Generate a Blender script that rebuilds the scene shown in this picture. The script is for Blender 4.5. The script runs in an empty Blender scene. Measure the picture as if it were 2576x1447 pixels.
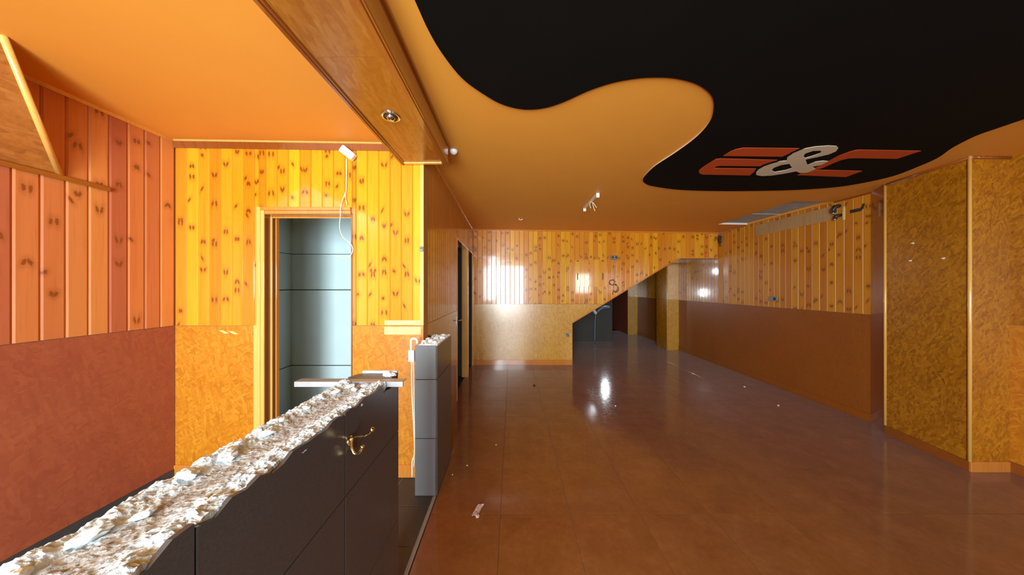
import bpy, bmesh, math, random
from mathutils import Vector, Matrix, noise
random.seed(7)
S = bpy.context.scene
COL = S.collection
R = math.radians

# ------------------------------------------------------------------ camera, world, daylight, exposure
CZ, F = 1.55, 700.0                       # eye height, focal length in pixels of the 2576 px wide frame
cd = bpy.data.cameras.new('camera'); cam = bpy.data.objects.new('camera', cd); COL.objects.link(cam)
cd.sensor_width = 36.0; cd.lens = 36.0 * F / 2576.0; cd.clip_start = 0.02
cam.location = (0, 0, CZ); cam.rotation_euler = (R(90), 0, 0)
S.camera = cam
w = bpy.data.worlds.new('sky'); S.world = w; w.use_nodes = True
w.node_tree.nodes['Background'].inputs[0].default_value = (0.72, 0.86, 1.0, 1)
w.node_tree.nodes['Background'].inputs[1].default_value = 2.2
def area(name, loc, rot, sx, sy, power, col):
    l = bpy.data.lights.new(name, 'AREA'); l.shape = 'RECTANGLE'; l.size = sx; l.size_y = sy
    l.energy = power; l.color = col
    o = bpy.data.objects.new(name, l); COL.objects.link(o); o.location = loc; o.rotation_euler = rot
    return o
area('daylight_shop_door', (-1.0, -2.46, 1.34), (R(90), 0, 0), 1.1, 2.48, 375, (0.82, 0.95, 1.0))
area('daylight_shopfront', (0.08, -2.46, 1.34), (R(90), 0, 0), 1.0, 2.48, 130, (0.86, 0.95, 1.0))
area('daylight_side_window', (3.45, -2.46, 1.75), (R(90), 0, 0), 0.7, 0.9, 30, (1.0, 0.97, 0.9))
area('daylight_rear_window', (2.71, 8.09, 1.40), (R(-90), 0, 0), 0.12, 0.16, 10, (0.85, 0.95, 1.0))
area('daylight_rear_vent', (2.32, 8.09, 2.02), (R(-90), 0, 0), 0.10, 0.12, 9, (0.85, 0.95, 1.0))
S.view_settings.view_transform = 'Standard'; S.view_settings.look = 'None'
S.view_settings.gamma = 1.0; S.view_settings.use_curve_mapping = False
S.view_settings.exposure = 0.0
S.cycles.use_denoising = True
S.cycles.max_bounces = 8; S.cycles.diffuse_bounces = 5; S.cycles.glossy_bounces = 4
S.cycles.sample_clamp_indirect = 6.0; S.cycles.caustics_reflective = False; S.cycles.caustics_refractive = False

# ------------------------------------------------------------------ measures of the room
XL = -2.756; YC = 2.275; XK = -0.725; YB = 5.565; XKB = -0.779; XR = 4.13; YF = -2.4
SC, SB = YC / F, YB / F
def ceil(x): return CZ + 1.16 - 0.0145 * x
def at(px, py, Y): return Vector(((px - 1288) * Y / F, Y, CZ - (py - 723.5) * Y / F))
def on_ceiling(px, py, off=0.0):
    a, b = (px - 1288) / F, (723.5 - py) / F
    Y = (1.16 - off) / (b + 0.0145 * a)
    return (a * Y, Y)
def on_x(px, py, X):
    Y = X * F / (px - 1288); return Vector((X, Y, CZ - (py - 723.5) * Y / F))

# ------------------------------------------------------------------ mesh helpers
def tag(o, label=None, cat=None, group=None, kind=None):
    if label: o['label'] = label
    if cat: o['category'] = cat
    if group: o['group'] = group
    if kind: o['kind'] = kind
    return o
def mk(name, verts, faces, mat, parent=None, smooth=False, loc=None):
    me = bpy.data.meshes.new(name); me.from_pydata([tuple(v) for v in verts], [], faces); me.update()
    bm = bmesh.new(); bm.from_mesh(me); bmesh.ops.recalc_face_normals(bm, faces=bm.faces); bm.to_mesh(me); bm.free()
    if mat: me.materials.append(mat)
    if smooth:
        for p in me.polygons: p.use_smooth = True
    o = bpy.data.objects.new(name, me); COL.objects.link(o)
    if parent: o.parent = parent
    if loc is not None: o.location = loc
    return o
class MB:
    def __init__(s): s.v = []; s.f = []
    def add(s, v, f):
        n = len(s.v); s.v += [tuple(p) for p in v]; s.f += [tuple(i + n for i in q) for q in f]; return s
    def box(s, x0, x1, y0, y1, z0, z1, b=0.0):
        if b <= 0:
            v = [(x, y, z) for z in (z0, z1) for y in (y0, y1) for x in (x0, x1)]
            return s.add(v, [(0, 2, 3, 1), (4, 5, 7, 6), (0, 1, 5, 4), (2, 6, 7, 3), (0, 4, 6, 2), (1, 3, 7, 5)])
        bm = bmesh.new(); bmesh.ops.create_cube(bm, size=1)
        for q in bm.verts:
            q.co = Vector(((x0 + x1) / 2 + q.co.x * (x1 - x0), (y0 + y1) / 2 + q.co.y * (y1 - y0), (z0 + z1) / 2 + q.co.z * (z1 - z0)))
        bmesh.ops.bevel(bm, geom=bm.edges[:], offset=b, segments=1, affect='EDGES')
        return s.bm(bm)
    def bm(s, bm):
        bm.verts.index_update(); s.add([q.co[:] for q in bm.verts], [tuple(q.index for q in f.verts) for f in bm.faces]); bm.free(); return s
    def prism(s, pts, axis, a, b):        # pts: outline in the two other axes, extruded along axis from a to b
        n = len(pts)
        def P(p, t): return {'x': (t, p[0], p[1]), 'y': (p[0], t, p[1]), 'z': (p[0], p[1], t)}[axis]
        return s.add([P(p, a) for p in pts] + [P(p, b) for p in pts],
                     [tuple(range(n))] + [tuple(range(2 * n - 1, n - 1, -1))] + [(i, (i + 1) % n, n + (i + 1) % n, n + i) for i in range(n)])
    def tube(s, path, r, n=8, caps=True):
        path = [Vector(p) for p in path]; rings = []; up = Vector((0.13, 0.27, 0.95)); start = len(s.v)
        for i, p in enumerate(path):
            t = (path[min(i + 1, len(path) - 1)] - path[max(i - 1, 0)]).normalized()
            a = t.cross(up)
            if a.length < 1e-3: a = t.cross(Vector((1, 0, 0)))
            a.normalize(); b = t.cross(a); rr = r[i] if isinstance(r, (list, tuple)) else r
            rings.append([p + (a * math.cos(k * 2 * math.pi / n) + b * math.sin(k * 2 * math.pi / n)) * rr for k in range(n)])
        f = [(i * n + k, i * n + (k + 1) % n, (i + 1) * n + (k + 1) % n, (i + 1) * n + k) for i in range(len(path) - 1) for k in range(n)]
        if caps: f += [tuple(range(n)), tuple((len(path) - 1) * n + k for k in range(n))]
        return s.add([q for ring in rings for q in ring], f)
    def lathe(s, prof, c, n=24, axis='z'):
        v = []
        for (r, h) in prof:
            for k in range(n):
                a = 2 * math.pi * k / n; x, y = r * math.cos(a), r * math.sin(a)
                v.append({'z': (c[0] + x, c[1] + y, c[2] + h), 'y': (c[0] + x, c[1] + h, c[2] + y), 'x': (c[0] + h, c[1] + x, c[2] + y)}[axis])
        m = len(prof)
        f = [(i * n + k, i * n + (k + 1) % n, (i + 1) * n + (k + 1) % n, (i + 1) * n + k) for i in range(m - 1) for k in range(n)]
        f += [tuple(range(n)), tuple((m - 1) * n + k for k in range(n))]
        return s.add(v, f)
    def o(s, name, mat, parent=None, smooth=False, loc=None): return mk(name, s.v, s.f, mat, parent, smooth, loc)
def smooth_path(pts, k=6, closed=False):
    pts = [Vector(p) for p in pts]; n = len(pts); out = []
    for i in range(n if closed else n - 1):
        g = (lambda j: pts[j % n]) if closed else (lambda j: pts[max(0, min(n - 1, j))])
        a, b, c, d = g(i - 1), g(i), g(i + 1), g(i + 2)
        for q in range(k):
            t = q / k
            out.append(0.5 * ((2 * b) + (c - a) * t + (2 * a - 5 * b + 4 * c - d) * t * t + (3 * b - a - 3 * c + d) * t ** 3))
    if not closed: out.append(pts[-1])
    return out
def empty(name, loc=(0, 0, 0), rz=0.0, parent=None):
    o = bpy.data.objects.new(name, None); COL.objects.link(o); o.location = loc; o.rotation_euler = (0, 0, rz)
    o.empty_display_size = 0.1
    if parent: o.parent = parent
    return o
def wall(name, p0, p1, label):
    """a wall's frame: local x runs from p0 to p1, the room lies on the local -y side"""
    d = Vector((p1[0] - p0[0], p1[1] - p0[1]))
    o = empty(name, (p0[0], p0[1], 0), math.atan2(d.y, d.x)); tag(o, label, kind='structure'); o['length'] = d.length
    return o, d.length

# ------------------------------------------------------------------ materials
class NT:
    def __init__(s, name):
        s.m = bpy.data.materials.new(name); s.m.use_nodes = True; s.t = s.m.node_tree
        s.b = s.t.nodes['Principled BSDF']
    def n(s, typ, **kw):
        q = s.t.nodes.new(typ)
        for k, v in kw.items(): setattr(q, k, v)
        return q
    def put(s, sock, v):
        if hasattr(v, 'is_output'): s.t.links.new(v, sock)
        elif v is not None: sock.default_value = v
    def M(s, op, a, b=None, c=None, clamp=False):
        q = s.n('ShaderNodeMath', operation=op, use_clamp=clamp); s.put(q.inputs[0], a)
        if b is not None: s.put(q.inputs[1], b)
        if c is not None: s.put(q.inputs[2], c)
        return q.outputs[0]
    def xyz(s, x, y, z=0.0):
        q = s.n('ShaderNodeCombineXYZ'); s.put(q.inputs[0], x); s.put(q.inputs[1], y); s.put(q.inputs[2], z); return q.outputs[0]
    def mix(s, fac, a, b, blend='MIX'):
        q = s.n('ShaderNodeMix', data_type='RGBA', blend_type=blend); s.put(q.inputs[0], fac)
        s.put(q.inputs[6], a); s.put(q.inputs[7], b); return q.outputs[2]
    def ramp(s, fac, stops):
        q = s.n('ShaderNodeValToRGB'); r = q.color_ramp
        while len(r.elements) < len(stops): r.elements.new(0.5)
        for e, (p, c) in zip(r.elements, stops): e.position = p; e.color = (*c, 1) if len(c) == 3 else c
        s.put(q.inputs[0], fac); return q.outputs[0]
    def noise(s, vec, scale, detail=3.0, rough=0.55, dist=0.0):
        q = s.n('ShaderNodeTexNoise'); s.put(q.inputs['Vector'], vec); q.inputs['Scale'].default_value = scale
        q.inputs['Detail'].default_value = detail; q.inputs['Roughness'].default_value = rough; q.inputs['Distortion'].default_value = dist
        return q.outputs[0]
    def smooth(s, v, lo, hi):
        q = s.n('ShaderNodeMapRange', interpolation_type='SMOOTHSTEP'); s.put(q.inputs[0], v)
        q.inputs[1].default_value = lo; q.inputs[2].default_value = hi; return q.outputs[0]
    def coords(s):
        t = s.n('ShaderNodeTexCoord'); q = s.n('ShaderNodeSeparateXYZ'); s.t.links.new(t.outputs['Object'], q.inputs[0])
        i = s.n('ShaderNodeObjectInfo'); return t.outputs['Object'], q.outputs[0], q.outputs[1], q.outputs[2], i.outputs['Random']
    def bump(s, h, strength=0.3, dist=0.002):
        q = s.n('ShaderNodeBump'); q.inputs['Strength'].default_value = strength; q.inputs['Distance'].default_value = dist
        s.put(q.inputs['Height'], h); s.t.links.new(q.outputs[0], s.b.inputs['Normal'])
    def out(s, col=None, rough=0.5, metal=0.0, ior=1.5, spec=None, coat=None, coat_r=0.1):
        if col is not None: s.put(s.b.inputs['Base Color'], (*col, 1) if isinstance(col, tuple) and len(col) == 3 else col)
        s.put(s.b.inputs['Roughness'], rough); s.b.inputs['Metallic'].default_value = metal; s.b.inputs['IOR'].default_value = ior
        if spec is not None: s.b.inputs['Specular IOR Level'].default_value = spec
        if coat: s.b.inputs['Coat Weight'].default_value = coat; s.b.inputs['Coat Roughness'].default_value = coat_r; s.b.inputs['Coat IOR'].default_value = 1.6
        return s.m
def plain(name, col, rough=0.5, metal=0.0, var=0.12, scale=12.0, ior=1.5, spec=None):
    t = NT(name); v, x, y, z, r = t.coords()
    k = t.noise(v, scale, 4)
    c = t.mix(k, tuple(q * (1 - var) for q in col) + (1,), tuple(min(1, q * (1 + var)) for q in col) + (1,))
    return t.out(c, rough, metal, ior, spec)
def pine(name, tones, knot=(0.20, 0.042, 0.004), knots=1.0, rough=0.22, coat=0.9, grain=0.25, coat_r=0.07):
    """varnished tongue and groove board: grain along z, knots in mirrored pairs, a tone of its own per board"""
    t = NT(name); v, x, y, z, r = t.coords()
    base = t.ramp(r, [(i / (len(tones) - 1), c) for i, c in enumerate(tones)])
    off = t.M('MULTIPLY', r, 61.0)
    g = t.noise(t.xyz(t.M('MULTIPLY', x, 90.0), off, t.M('MULTIPLY', z, 2.4)), 1.0, 4, 0.6, 0.4)
    g2 = t.noise(t.xyz(t.M('MULTIPLY', x, 16.0), off, t.M('MULTIPLY', z, 0.9)), 1.0, 2, 0.5, 0.8)
    base = t.mix(t.M('MULTIPLY', t.smooth(g, 0.5, 0.75), grain * 1.6), base, t.mix(1.0, base, (0.62, 0.46, 0.32, 1), 'MULTIPLY'))
    base = t.mix(t.M('MULTIPLY', t.smooth(g2, 0.45, 0.7), grain * 1.2), base, t.mix(1.0, base, (0.80, 0.66, 0.5, 1), 'MULTIPLY'))
    ax = t.M('ABSOLUTE', x)
    total = None
    for (seed, cell, u, cw, c0, a, b, prob) in ((1.3, 0.26, ax, 0.024, 0.006, 0.0100, 0.017, 0.40), (7.7, 0.37, ax, 0.022, 0.010, 0.0080, 0.022, 0.34), (4.1, 0.31, x, 0.070, -0.035, 0.0115, 0.014, 0.42)):
        zz = t.M('ADD', t.M('DIVIDE', z, cell), t.M('MULTIPLY', r, 17.0 + seed))
        ci = t.M('FLOOR', zz); fr = t.M('FRACT', zz)
        wn = t.n('ShaderNodeTexWhiteNoise', noise_dimensions='2D'); t.put(wn.inputs['Vector'], t.xyz(ci, t.M('MULTIPLY', r, 913.0 + seed)))
        sp = t.n('ShaderNodeSeparateColor'); t.t.links.new(wn.outputs['Color'], sp.inputs[0])
        cx = t.M('MULTIPLY_ADD', sp.outputs[0], cw, c0); cz = t.M('MULTIPLY_ADD', sp.outputs[1], 0.5, 0.25)
        du = t.M('SUBTRACT', u, cx)
        k = t.M('MULTIPLY_ADD', sp.outputs[2], 3.0, -1.5)
        dz = t.M('SUBTRACT', t.M('MULTIPLY', t.M('SUBTRACT', fr, cz), cell), t.M('MULTIPLY', k, du))
        d = t.M('SQRT', t.M('ADD', t.M('POWER', t.M('DIVIDE', du, a), 2.0), t.M('POWER', t.M('DIVIDE', dz, b), 2.0)))
        wob = t.noise(t.xyz(t.M('MULTIPLY', x, 120.0), off, t.M('MULTIPLY', z, 90.0)), 1.0, 2)
        d = t.M('ADD', d, t.M('MULTIPLY_ADD', wob, 1.5, -0.75))
        ex = t.M('LESS_THAN', wn.outputs['Value'], prob * knots)
        m = t.M('MULTIPLY', t.smooth(d, 1.35, 0.65), ex)
        halo = t.M('MULTIPLY', t.M('MULTIPLY', t.smooth(d, 3.2, 0.8), ex), 0.35)
        q = t.M('MAXIMUM', m, halo); total = q if total is None else t.M('MAXIMUM', total, q)
    if knots > 0: base = t.mix(t.M('MULTIPLY', total, 0.9), base, (*knot, 1))
    return t.out(base, rough, 0, 1.5, 0.5, coat, coat_r)
def osb(name, dark, mid, light, contrast=1.0, rough=0.33, scale=1.0, coat=0.35, upright=False):
    """pressed strand board: three layers of long flakes lying at different angles"""
    t = NT(name); v, x, y, z, r = t.coords()
    wob = t.noise(v, 9.0, 2)
    if upright: x, z = z, x
    off = t.M('MULTIPLY', r, 40.0); vals = []
    for ang, sx, sz in ((0.25, 20, 70), (-0.4, 18, 62), (0.8, 22, 60)) if upright else ((0.5, 18, 75), (-0.7, 17, 64), (1.75, 15, 60)):
        ca, sa = math.cos(ang), math.sin(ang)
        u = t.M('ADD', t.M('ADD', t.M('MULTIPLY', x, ca), t.M('MULTIPLY', z, sa)), off)
        q = t.M('SUBTRACT', t.M('MULTIPLY', z, ca), t.M('MULTIPLY', x, sa))
        u = t.M('ADD', t.M('ADD', u, t.M('MULTIPLY', wob, 0.05)), t.M('MULTIPLY', y, 0.7))
        vo = t.n('ShaderNodeTexVoronoi', voronoi_dimensions='2D', feature='F1')
        t.put(vo.inputs['Vector'], t.xyz(t.M('MULTIPLY', u, sx * scale), t.M('MULTIPLY', q, sz * scale))); vo.inputs['Scale'].default_value = 1.0
        vo.inputs['Randomness'].default_value = 1.0
        se = t.n('ShaderNodeSeparateColor'); t.t.links.new(vo.outputs['Color'], se.inputs[0]); vals.append(se)
    v1 = t.M('MULTIPLY', t.M('GREATER_THAN', vals[0].outputs[1], 0.52), 1.0)
    m = t.n('ShaderNodeMix', data_type='FLOAT'); t.put(m.inputs[0], v1); t.put(m.inputs[2], vals[1].outputs[0]); t.put(m.inputs[3], vals[0].outputs[0])
    v2 = t.M('GREATER_THAN', vals[2].outputs[1], 0.62)
    m2 = t.n('ShaderNodeMix', data_type='FLOAT'); t.put(m2.inputs[0], v2); t.put(m2.inputs[2], m.outputs[0]); t.put(m2.inputs[3], vals[2].outputs[0])
    fine = t.noise(t.xyz(t.M('MULTIPLY', x, 40.0), t.M('MULTIPLY', y, 40.0), t.M('MULTIPLY', z, 40.0)), 1.0, 4, 0.6)
    big = t.noise(v, 2.2, 3)
    h = t.M('ADD', t.M('MULTIPLY', t.M('SUBTRACT', m2.outputs[0], 0.5), 0.55 * contrast), t.M('MULTIPLY', t.M('SUBTRACT', fine, 0.5), 0.9 * contrast))
    h = t.M('ADD', t.M('ADD', h, t.M('MULTIPLY', t.M('SUBTRACT', big, 0.5), 0.5)), 0.5, clamp=True)
    c = t.ramp(h, [(0.0, dark), (0.45, mid), (1.0, light)])
    t.bump(h, 0.25 * contrast, 0.0012)
    return t.out(c, rough, 0, 1.5, 0.5, coat, 0.2)

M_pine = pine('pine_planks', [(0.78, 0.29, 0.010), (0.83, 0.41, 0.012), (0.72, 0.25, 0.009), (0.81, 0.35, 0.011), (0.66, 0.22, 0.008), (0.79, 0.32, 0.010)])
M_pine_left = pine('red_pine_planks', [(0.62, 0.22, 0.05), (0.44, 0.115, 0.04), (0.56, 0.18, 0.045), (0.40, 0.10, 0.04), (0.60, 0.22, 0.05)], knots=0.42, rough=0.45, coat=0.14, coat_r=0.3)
AMBER = [(0.54, 0.185, 0.010), (0.62, 0.27, 0.012), (0.48, 0.15, 0.009), (0.56, 0.205, 0.010)]
M_pine_right = pine('amber_pine_planks', AMBER, rough=0.5, coat=0.0)
M_pine_far = pine('glossy_amber_pine_planks', AMBER, rough=0.32, coat=0.7, coat_r=0.10)
M_pine_bare = pine('bare_pine', [(0.80, 0.56, 0.22), (0.84, 0.62, 0.26)], knots=0.5, rough=0.6, coat=0.0)
M_bare_dull = pine('dull_bare_pine', [(0.42, 0.24, 0.09), (0.46, 0.27, 0.11)], knots=0.5, rough=0.6, coat=0.0)
M_veneer = pine('smooth_brown_planks', [(0.46, 0.16, 0.016), (0.50, 0.19, 0.020), (0.42, 0.14, 0.014)], knots=0.0, rough=0.22, grain=0.5)
M_trim = pine('varnished_trim', [(0.60, 0.22, 0.030), (0.66, 0.26, 0.034)], knots=0.0, rough=0.25)
M_trim_red = pine('dark_red_trim', [(0.26, 0.065, 0.008), (0.30, 0.08, 0.010)], knots=0.0, rough=0.25)
M_trim_pale = pine('pale_trim', [(0.80, 0.46, 0.10), (0.84, 0.5, 0.13)], knots=0.0, rough=0.3)
M_osb = osb('strand_board', (0.40, 0.16, 0.008), (0.60, 0.29, 0.018), (0.72, 0.40, 0.045), 1.0, coat=0.9)
M_osb_pillar = osb('pillar_strand_board', (0.20, 0.062, 0.002), (0.38, 0.135, 0.003), (0.56, 0.25, 0.010), 0.95, upright=True)
M_osb_orange = osb('orange_strand_board', (0.38, 0.115, 0.005), (0.54, 0.19, 0.009), (0.66, 0.29, 0.025), 0.9)
M_osb_red = osb('red_strand_board', (0.19, 0.036, 0.016), (0.28, 0.062, 0.027), (0.38, 0.105, 0.040), 0.45, rough=0.5, coat=0.1)
M_osb_brown = osb('brown_board', (0.19, 0.048, 0.003), (0.27, 0.072, 0.004), (0.34, 0.10, 0.008), 0.35, rough=0.5, coat=0.1)
M_osb_beam = osb('beam_strand_board', (0.24, 0.065, 0.004), (0.34, 0.105, 0.006), (0.48, 0.20, 0.03), 0.6, rough=0.3)
M_osb_bulk = osb('bulkhead_strand_board', (0.26, 0.075, 0.012), (0.38, 0.125, 0.022), (0.50, 0.20, 0.045), 0.9, rough=0.45)
M_ceil = plain('orange_paint', (0.78, 0.32, 0.040), 0.55, var=0.05, scale=3)
M_black = plain('black_paint', (0.0055, 0.0045, 0.0035), 0.8, var=0.2, scale=3, spec=0.08)
M_red = plain('red_paint', (0.50, 0.060, 0.008), 0.6, var=0.06, scale=8)
M_cream = plain('cream_paint', (0.62, 0.52, 0.36), 0.6, var=0.05, scale=8)
M_edge = plain('pale_panel_edge', (0.75, 0.50, 0.28), 0.5)
M_concrete = plain('bare_concrete', (0.40, 0.43, 0.44), 0.9, var=0.35, scale=9)
M_gyps = plain('pale_plasterboard', (0.58, 0.74, 0.76), 0.8, var=0.05, scale=5)
M_white = plain('white_plastic', (0.85, 0.85, 0.82), 0.35, var=0.03)
M_cable = plain('cream_cable', (0.82, 0.72, 0.5), 0.5, var=0.05)
M_dark = plain('dark_plastic', (0.03, 0.028, 0.025), 0.4)
M_grey = plain('grey_plastic', (0.22, 0.22, 0.20), 0.45)
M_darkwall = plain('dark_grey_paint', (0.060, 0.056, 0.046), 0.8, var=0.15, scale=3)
M_steel = plain('steel', (0.6, 0.6, 0.58), 0.25, 1.0, var=0.05)
M_chrome = plain('chrome', (0.75, 0.76, 0.74), 0.12, 1.0, var=0.03)
M_brass = plain('polished_brass', (0.86, 0.66, 0.34), 0.15, 1.0, var=0.05)
M_alu = plain('scuffed_aluminium', (0.40, 0.41, 0.42), 0.45, 0.7, var=0.15, scale=30)
M_stone = plain('brown_stone', (0.10, 0.065, 0.05), 0.4, var=0.4, scale=25)
M_grout = plain('dark_grout', (0.02, 0.018, 0.016), 0.9)
M_blue = plain('blue_grey_pipe', (0.16, 0.26, 0.42), 0.4)
M_soil = plain('scrap', (0.55, 0.42, 0.36), 0.8)
M_wallpaint = plain('outer_wall_paint', (0.5, 0.26, 0.09), 0.8)
def tile_floor():
    t = NT('brown_floor_tile'); v, x, y, z, r = t.coords()
    off = t.M('MULTIPLY', r, 50.0)
    k = t.noise(t.xyz(t.M('ADD', x, off), t.M('ADD', y, off), 0.0), 4.5, 5, 0.6)
    k2 = t.noise(t.xyz(t.M('ADD', x, off), t.M('ADD', y, off), 3.0), 26.0, 4, 0.6)
    h = t.M('ADD', t.M('MULTIPLY', k, 0.65), t.M('MULTIPLY', k2, 0.35))
    c = t.ramp(h, [(0.25, (0.165, 0.052, 0.010)), (0.5, (0.225, 0.078, 0.016)), (0.8, (0.31, 0.12, 0.034))])
    c = t.mix(t.M('MULTIPLY', r, 0.2), c, (0.20, 0.075, 0.028, 1))
    t.b.inputs['Sheen Weight'].default_value = 0.22; t.b.inputs['Sheen Roughness'].default_value = 0.30; t.b.inputs['Sheen Tint'].default_value = (0.85, 0.80, 0.82, 1)
    t.bump(t.noise(v, 7.0, 2), 0.05, 0.004)
    return t.out(c, t.M('MULTIPLY_ADD', k2, 0.20, 0.02), 0, 1.5, 0.5)
M_floor = tile_floor()
M_slate = plain('slate_tile', (0.045, 0.043, 0.042), 0.5, var=0.4, scale=14)
M_palegrout = plain('pale_grout', (0.30, 0.29, 0.27), 0.9)
def polished_tile():
    t = NT('polished_charcoal_tile'); v, x, y, z, r = t.coords()
    k = t.noise(v, 240.0, 2); k2 = t.noise(v, 3.0, 3)
    c = t.mix(k, (0.055, 0.056, 0.058, 1), (0.10, 0.10, 0.10, 1)); c = t.mix(t.M('MULTIPLY', k2, 0.4), c, (0.06, 0.058, 0.056, 1))
    return t.out(c, 0.22, 0, 1.5, 0.5)
M_tile = polished_tile()
M_tile_pier = plain('lit_satin_charcoal_tile', (0.13, 0.14, 0.145), 0.42, var=0.1, scale=4)  # half wall front: daylight on it put into a lighter tile colour
def mortar():
    t = NT('broken_mortar'); v, x, y, z, r = t.coords()
    k = t.noise(v, 95.0, 6, 0.7); k2 = t.noise(v, 11.0, 4, 0.6, 0.6); k3 = t.noise(v, 30.0, 4, 0.6)
    c = t.ramp(k, [(0.32, (0.22, 0.25, 0.27)), (0.45, (0.68, 0.80, 0.86)), (0.62, (0.78, 0.92, 1.0))])
    c = t.mix(t.M('MULTIPLY', t.smooth(k2, 0.56, 0.70), 0.55), c, (0.34, 0.29, 0.23, 1))
    c = t.mix(t.M('MULTIPLY', t.smooth(k3, 0.62, 0.72), 0.4), c, (0.20, 0.16, 0.14, 1))
    mid = t.M('ABSOLUTE', t.M('SUBTRACT', t.M('ADD', x, t.M('MULTIPLY', k2, 0.10)), -0.615))
    c = t.mix(t.M('MULTIPLY', t.smooth(mid, 0.045, 0.012), 0.62), c, t.mix(k, (0.20, 0.15, 0.10, 1), (0.52, 0.46, 0.38, 1)))
    t.bump(t.M('ADD', k, t.M('MULTIPLY', k3, 0.8)), 0.9, 0.006)
    return t.out(c, 0.85)
M_mortar = mortar()
M_plaster = plain('white_plaster', (0.76, 0.88, 0.96), 0.85, var=0.15, scale=90)

# ------------------------------------------------------------------ boards, planks, skirting
PW = 0.0925
def plank(parent, x0, zb, zt, mat=None, pw=PW, y=0.0):
    """one tongue and groove board; zb / zt are heights or functions of the wall's x"""
    fb = zb if callable(zb) else (lambda q: zb); ft = zt if callable(zt) else (lambda q: zt)
    g = 0.0095 if mat is M_pine_left else 0.0062
    prof = [(0.0008, 0.012), (0.0008, 0.0055), (g, 0.0), (pw - g, 0.0), (pw - 0.0008, 0.0055), (pw - 0.0008, 0.012)]
    c = x0 + pw / 2; b = [(px - pw / 2, py, fb(x0 + px)) for px, py in prof]; u = [(px - pw / 2, py, ft(x0 + px)) for px, py in prof]
    if any(p[2] - q[2] < 0.004 for p, q in zip(u, b)): return None
    n = 6
    return mk('plank', b + u, [tuple(range(n)), tuple(range(2 * n - 1, n - 1, -1))] + [(i, (i + 1) % n, n + (i + 1) % n, n + i) for i in range(n)],
              mat or M_pine, parent, loc=(c, y, 0))
def planks(parent, x0, x1, zb, zt, mat=None, start=None):
    x = x0 if start is None else start
    while x < x1 - 0.012:
        a, b = max(x, x0), min(x + PW, x1)
        if b - a > 0.02: plank(parent, a, zb, zt, mat, b - a)
        x += PW
def panel(parent, pts, mat, y0=0.0, y1=0.012, name='panel'):
    return MB().prism(pts, 'y', y0, y1).o(name, mat, parent)
def rect(x0, x1, z0, z1): return [(x0, z0), (x1, z0), (x1, z1), (x0, z1)]
def core(parent, pts, y0=0.012, y1=0.10, mat=None): return MB().prism(pts, 'y', y0, y1).o('wall_core', mat or M_wallpaint, parent)

# ================================================================== FLOOR
fl = empty('floor'); tag(fl, 'brown polished floor tiles of the main room, dull grey at the back', kind='structure')
MB().box(-2.95, 4.5, YF - 0.2, 11.0, -0.12, -0.010).o('screed', M_grout, fl)
TS = 0.477
tm = None
ix0 = -0.556
for j in range(-1, 21):
    for i in range(0, 10):
        x0, y0 = ix0 + i * TS, 1.905 + (j - 4) * TS
        x1 = min(x0 + TS, 4.22)
        full = x1 - x0 > TS - 1e-4
        if x1 - x0 < 0.03: continue
        if full and tm is not None:
            o = bpy.data.objects.new('tile', tm); COL.objects.link(o); o.parent = fl; o.location = (x0, y0, 0)
        else:
            o = MB().box(0.001, x1 - x0 - 0.001, 0.001, TS - 0.001, -0.01, 0.0, 0.0008).o('tile', M_floor, fl, loc=(x0, y0, 0))
            if full: tm = o.data
# dark slate floor behind the counter
MB().box(-2.80, -0.565, -0.5, 2.40, -0.0105, -0.0065).o('grout_bed', M_palegrout, fl)
sm = None
for i in range(7):
    for j in range(7):
        x0, y0 = -2.756 + i * 0.31, 2.285 - (j + 1) * 0.31
        wd = min(0.31, -0.566 - x0)
        if sm is not None and wd >= 0.3099:
            o = bpy.data.objects.new('slate_tile', sm); COL.objects.link(o); o.parent = fl; o.location = (x0, y0, 0)
        else:
            o = MB().box(0.003, wd - 0.003, 0.003, 0.307, -0.006, -0.002, 0.001).o('slate_tile', M_slate, fl, loc=(x0, y0, 0))
            if wd >= 0.3099: sm = o.data
# corridor strip left of the tile field, towards the toilet doors
for j in range(7):
    y0 = 2.54 + j * TS
    MB().box(0.001, 0.266, 0.001, TS - 0.001, -0.01, 0.0, 0.0008).o('tile', M_floor, fl, loc=(-0.823, y0, 0))

# ================================================================== CEILING
HX0, HX1, HY0, HY1 = 3.61, 4.12, 3.573, 4.88
ce = empty('ceiling'); tag(ce, 'smooth orange painted ceiling', kind='structure')
def ceil_prism(mb, pts, lo, hi):
    n = len(pts)
    return mb.add([(x, y, ceil(x) + lo) for x, y in pts] + [(x, y, ceil(x) + hi) for x, y in pts],
                  [tuple(range(n)), tuple(range(2 * n - 1, n - 1, -1))] + [(i, (i + 1) % n, n + (i + 1) % n, n + i) for i in range(n)])
def rc(x0, x1, y0, y1): return [(x0, y0), (x1, y0), (x1, y1), (x0, y1)]
m = MB()
for q in (rc(-3.0, HX0, YF - 0.2, 11), rc(HX0, 4.6, YF - 0.2, HY0), rc(HX0, 4.6, HY1, 11), rc(HX1, 4.6, HY0, HY1)): ceil_prism(m, q, 0, 0.10)
m.o('ceiling_board', M_ceil, ce)
m = MB(); ceil_prism(m, rc(HX0 - .02, HX1 + .02, HY0 - .02, HY1 + .02), 0.030, 0.05); m.o('concrete_patch', M_concrete, ce)
m = MB(); ceil_prism(m, rc(HX0, HX1, HY1 - 0.004, HY1 + 0.001), 0.0, 0.030); m.o('board_edge', M_white, ce)
m = MB(); ceil_prism(m, rc(HX0 - .001, HX0 + .004, HY0, HY1), 0.0, 0.030); m.o('board_edge', M_edge, ce)
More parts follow.
